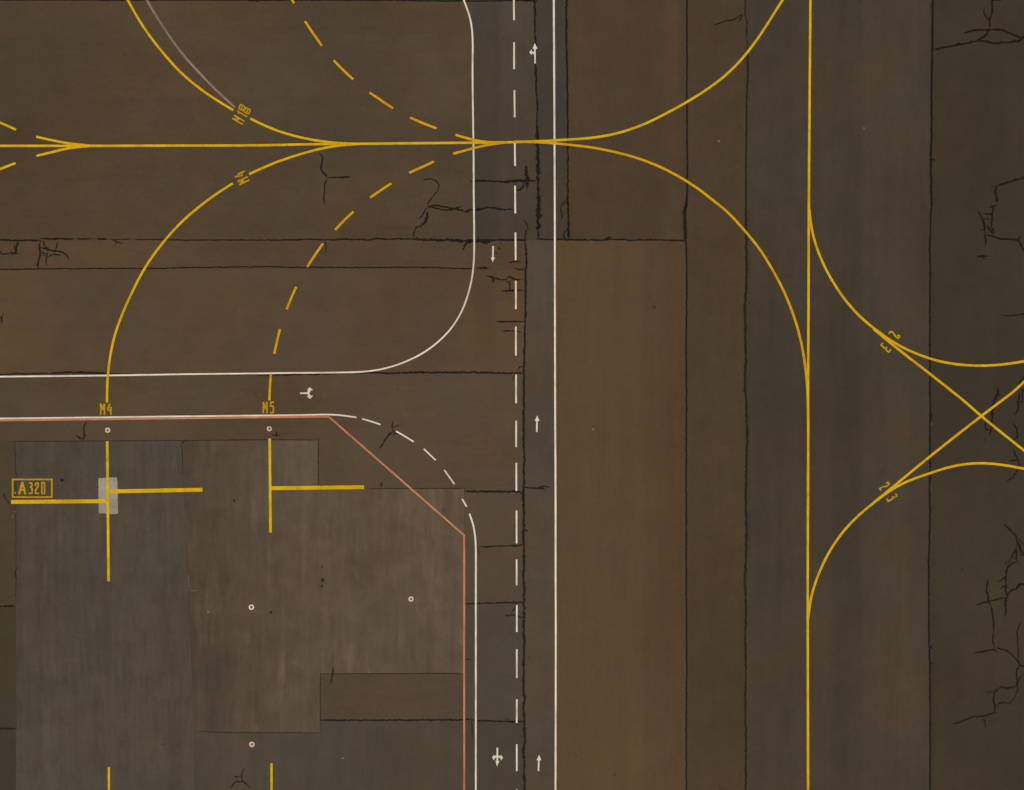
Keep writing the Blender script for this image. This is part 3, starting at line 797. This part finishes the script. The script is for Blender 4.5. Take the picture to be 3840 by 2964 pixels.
line('stand_line', 'yellow line stub at the bottom edge below the middle stand', 'stand marking', T(1, 3, '148,1468 148,1686 148,2300'), 8.6, YEL, curve=False)

# pale patch under the left stand
def rough_poly(poly, amp, step=4.0, seed=0.0):
    p = dens(list(poly) + [poly[0]], step)[:-1]
    return [(x + amp * noise.noise((x * .13, y * .13, seed)), y + amp * noise.noise((x * .13, y * .13, seed + 9))) for x, y in p]
mb = MB()
mb.plate(rough_poly(Z(340, 1770, 140 / 1311, '275,235 340,215 400,235 440,205 920,195 940,300 945,560 955,900 960,1250 970,1470 900,1490 290,1455 275,900'), 1.6, seed=3), 0.0150)
tag(mb.build('ground_patch', PALE), 'pale worn rectangular patch under the left stand stop bars', 'patch')

# ------------------------------------------------------------------ lettering
def text(name, label, glyphs, w, mat=YELTXT, cat='lettering'):
    e = empty(name, None)
    tag(e, label, cat)
    z = zpaint()
    for kind, strokes in glyphs:
        mb = MB()
        for i, s in enumerate(strokes):
            ww = w
            if isinstance(s, tuple):
                s, ww = s
            mb.ribbon(dens(s, 5), ww, z + 0.0009 * i, jit=0.5, seed=rnd.uniform(0, 300))
        mb.build(kind, mat, e)
    return e
k = 120 / 2023
f = lambda s: Z(840, 370, k, s)
text('stand_code', 'slanted yellow code M18 at the end of the erased grey line', [
    ('letter', [f('520,1255 1190,1640'), f('640,1050 1300,1450'), f('540,1265 960,1350'), f('655,1065 960,1350')]),
    ('digit', [f('930,850 1480,1165'), f('830,765 960,860'), f('960,860 905,980')]),
    ('digit', [f('1040,370 1340,530'), f('1340,530 1220,780'), f('1220,780 930,640'), f('930,640 1040,370'), f('1170,450 1090,700'),
               f('1400,580 1680,720'), f('1680,720 1550,990'), f('1550,990 1270,830'), f('1270,830 1400,580'), f('1540,650 1430,900')])], 5.2)
f = lambda s: Z(840, 620, k, s)
text('stand_code', 'slanted yellow code M4 in the gap of the lower left curve', [
    ('letter', [f('860,1045 1500,730'), f('960,1255 1600,930'), f('880,1045 1250,980'), f('975,1245 1250,980')]),
    ('digit', [f('690,735 1170,655'), f('1165,660 1050,430'), f('860,590 1320,380')])], 5.6)
f = lambda s: Z(360, 1500, k, s)
text('stand_code', 'upright yellow code M4 above the red and white lines', [
    ('letter', [f('310,225 310,965'), f('545,235 545,960'), f('320,240 430,640'), f('540,245 430,640')]),
    ('digit', [f('880,235 770,560 755,650'), f('740,650 1005,650'), f('945,440 945,950')])], 6.2)
f = lambda s: Z(960, 1490, k, s)
text('stand_code', 'upright yellow code M5 above the red and white lines', [
    ('letter', [f('475,295 470,1015'), f('700,285 700,1025'), f('490,305 595,770'), f('700,295 595,770')]),
    ('digit', [f('1140,330 900,330'), f('925,320 935,600'), f('935,575 1120,565'), f('1105,560 1105,985'), f('1120,965 890,970')])], 6.2)
k = 220 / 2061
f = lambda s: Z(20, 1770, k, s)
e = text('aircraft_type_box', 'yellow box with A320 in stencil letters above the left stop bar', [
    ('letter', [(f('490,795 600,350'), 8), (f('715,795 600,350'), 8), (f('600,360 600,530'), 9), (f('530,635 675,635'), 7)]),
    ('digit', [f('835,395 950,390'), f('935,390 945,480'), f('950,470 885,530'), f('890,525 960,590'), f('950,570 945,760'), f('950,750 830,755')]),
    ('digit', [f('1065,490 1075,385'), f('1065,395 1180,395'), f('1165,390 1160,500'), f('1165,490 1070,640'), f('1070,620 1065,765'), f('1055,755 1190,750')]),
    ('digit', [f('1285,365 1290,765'), f('1270,378 1395,378'), f('1380,365 1385,765'), f('1270,760 1400,760')]),
    ('comma', [(f('362,700 352,775'), 3.4)])], 5.6)
z = zpaint()
mb = MB()
for i, s in enumerate(['235,265 1665,265', '1640,245 1640,905', '1665,888 235,885', '262,910 262,245']):
    mb.ribbon(dens(f(s), 8), 6.0, z + 0.0009 * i, jit=.5, seed=i * 9.0)
mb.build('border', YELTXT, e)
k = 160 / 1927
f = lambda s: Z(3260, 1200, k, s)
text('route_number', 'yellow digit 2 above the upper split of the yellow lines', [('digit', [f('880,630 955,505'), f('950,510 1060,565 1170,730 1310,850'), f('1300,845 1375,735'), f('1385,745 1260,685')])], 6)
text('route_number', 'yellow digit 3 below the upper split of the yellow lines', [('digit', [f('610,1045 510,1145'), f('515,1130 730,1315'), f('720,1305 805,1215'), f('735,1310 790,1400 885,1460'), f('875,1450 975,1360'), f('965,1370 925,1325')])], 6)
f = lambda s: Z(3260, 1780, k, s)
text('route_number', 'yellow digit 2 above the lower split of the yellow lines', [('digit', [f('750,405 840,335'), f('835,340 915,430'), f('915,420 770,535 600,555 455,635'), f('450,620 530,730')])], 6)
text('route_number', 'yellow digit 3 below the lower split of the yellow lines', [('digit', [f('785,1080 850,1230'), f('840,1220 1085,1065'), f('1090,1080 1020,985'), f('1070,1045 1260,955'), f('1260,970 1175,845')])], 6)

# ------------------------------------------------------------------ arrows
def arrow(label, parts):
    mb = MB()
    z = zpaint()
    for i, (kind, p, w) in enumerate(parts):
        zz = z + 0.0009 * i
        if kind == 's':
            mb.ribbon(dens(p, 5), w, zz, jit=.3, seed=rnd.uniform(0, 99))
        else:
            mb.plate(p, zz)
    return tag(mb.build('lane_arrow', WHT), label, 'road arrow')
arrow('white arrow pointing up in the right lane at mid height', [('s', T(2, 2, '244,348 246,250'), 5.8), ('p', T(2, 2, '247,213 267,258 227,258'), 0)])
arrow('white arrow pointing up in the right lane near the bottom', [('s', T(2, 3, '258,1531 261,1430'), 5.8), ('p', T(2, 3, '263,1398 281,1442 242,1442'), 0)])
arrow('white arrow pointing down left of the dashed centre line', [('s', T(1, 1, '1944,418 1942,515'), 6.2), ('p', T(1, 1, '1941,550 1924,511 1959,511'), 0)])
k = 100 / 1405
f = lambda s: Z(1960, 140, k, s)
arrow('white arrow pointing straight on and left near the top', [('s', f('655,1390 645,600'), 5.8), ('p', f('640,315 780,615 525,610'), 0), ('s', f('640,880 560,830 470,800'), 6.5), ('p', f('355,800 475,635 480,950'), 0)])
k = 130 / 2184
f = lambda s: Z(1110, 1430, k, s)
arrow('white two-headed turning arrow pointing right in the left side road', [
    ('s', f('255,760 780,750'), 6.2), ('s', f('880,560 790,690 785,800 870,940'), 8.5), ('p', f('875,385 1075,575 680,565'), 0), ('p', f('895,1120 1085,895 670,955'), 0)])
k = 100 / 1405
f = lambda s: Z(1820, 2780, k, s)
arrow('white three-headed arrow pointing down and to both sides near the bottom', [
    ('s', f('635,340 632,1080'), 6.4), ('p', f('618,1335 535,1035 740,1035'), 0), ('s', f('460,870 540,810 640,790 750,815 830,870'), 7.5),
    ('p', f('355,855 470,695 475,1020'), 0), ('p', f('930,860 810,700 815,1030'), 0)])

# ------------------------------------------------------------------ ring markings
def ring(c, r, label):
    e = empty('ring_marking', None)
    tag(e, label, 'ring marking', 'white ring markings with red centres')
    n = 28
    z = zpaint()
    L = [(c[0] + r * math.cos(2 * math.pi * i / n), c[1] + r * math.sin(2 * math.pi * i / n)) for i in range(n + 1)]
    I = [(c[0] + r * .56 * math.cos(2 * math.pi * i / n), c[1] + r * .56 * math.sin(2 * math.pi * i / n)) for i in range(n + 1)]
    mb = MB(); mb.prism(I, L, z); mb.build('ring', WHT, e)
    mb = MB(); mb.plate([(c[0] + r * .54 * math.cos(2 * math.pi * i / n), c[1] + r * .54 * math.sin(2 * math.pi * i / n)) for i in range(n)], z); mb.build('centre_disc', REDC, e)
ring(T(0, 2, '874,333')[0], 9.6, 'white ring with red centre above the left stand line')
ring(T(1, 2, '130,321')[0], 9.2, 'white ring with red centre above the middle stand line')
ring(T(0, 3, '2039,202')[0], 10, 'white ring with red centre on the slab below the middle stand')
ring(T(0, 3, '2043,1314')[0], 10, 'lowest white ring with red centre, near the bottom')
ring(T(1, 3, '1279,136')[0], 9.6, 'rightmost white ring with red centre, left of the red line')

# ------------------------------------------------------------------ small stains and faint marks
def blot(c, r, label, mat=STAIN, name='oil_stain', cat='stain', sq=1.0):
    n = 22
    sd = rnd.uniform(0, 99)
    P = []
    for i in range(n):
        a = 2 * math.pi * i / n
        q = r * (1 + 0.3 * noise.noise((math.cos(a) * 1.3, math.sin(a) * 1.3, sd)))
        P.append((c[0] + q * math.cos(a), c[1] + q * sq * math.sin(a)))
    mb = MB(); mb.plate(P, 0.0068)
    tag(mb.build(name, mat), label, cat)
blot(T(0, 2, '503,738')[0], 6.2, 'small round black spot right of the boxed lettering', mat=TAR)
blot(T(1, 2, '558,1440')[0], 4, 'uppermost of three dark spots in a column on the light slab')
blot(T(1, 2, '562,1548')[0], 7, 'largest dark spot of the column of three', sq=1.25)
blot(T(1, 2, '556,1598')[0], 4.5, 'lowest dark splash of the column of three', sq=1.2)
blot(T(1, 3, '143,243')[0], 5.5, 'dark spot right of the ring below the middle stand', sq=0.8)
blot(T(3, 2, '1660,1465')[0], 4.5, 'small dark spot on the dark strip right of the rightmost joint')
blot(T(2, 1, '1198,915')[0], 4.2, 'single dark spot on the ochre strip')
blot(T(0, 2, '1900,905')[0], 4, 'small dark spot between the two stand markings', sq=1.4)
blot(T(1, 3, '549,828')[0], 3.5, 'small dark spot on the slab corner below the smear')
mb = MB(); mb.ribbon(dens(T(1, 3, '645,683 648,720 640,760 625,822'), 4), 10, 0.0068, taper=26, seed=8, rough=.25)
tag(mb.build('oil_stain', STAIN), 'dark vertical smear on the slab edge left of the red line', 'stain')
mb = MB(); z = 0.0062
mb.ribbon(dens(T(0, 2, '1525,1500 1530,1560 1535,1630'), 5), 3, z, taper=10, seed=2, rough=.3); mb.ribbon(dens(T(0, 2, '1535,1632 1600,1632'), 5), 4, z + .0006, taper=10, seed=3, rough=.3)
tag(mb.build('scrape_mark', FAINT), 'faint pale L-shaped scrape on the slab joint below the left stop bar', 'scrape')
k = 130 / 2184
mb = MB()
mb.ribbon(Z(1110, 1430, k, '1690,750 1750,790 1800,830'), 4, z, seed=4, rough=.4, taper=4); mb.ribbon(Z(1110, 1430, k, '1740,920 1790,1000 1830,1090'), 5, z + .0006, seed=5, rough=.4, taper=4)
tag(mb.build('faded_mark', FAINT), 'faded remnant of paint right of the two-headed turning arrow', 'faded mark')
k = 220 / 2061
mb = MB()
mb.ribbon(Z(20, 1770, k, '265,1520 265,1570 265,1630'), 5, z, seed=6, rough=.3)
tag(mb.build('faded_mark', FAINT), 'lower of two faded yellow specks below the left end of the stop bar', 'faded mark')
mb = MB(); mb.ribbon(Z(20, 1770, k, '285,1400 330,1400 380,1400'), 3, z + .0006, seed=7, rough=.4)
tag(mb.build('faded_mark', FAINT), 'upper and fainter of two specks below the left end of the stop bar', 'faded mark')

scene.render.engine = 'CYCLES'
scene.render.resolution_x = 1024
scene.render.resolution_y = 790
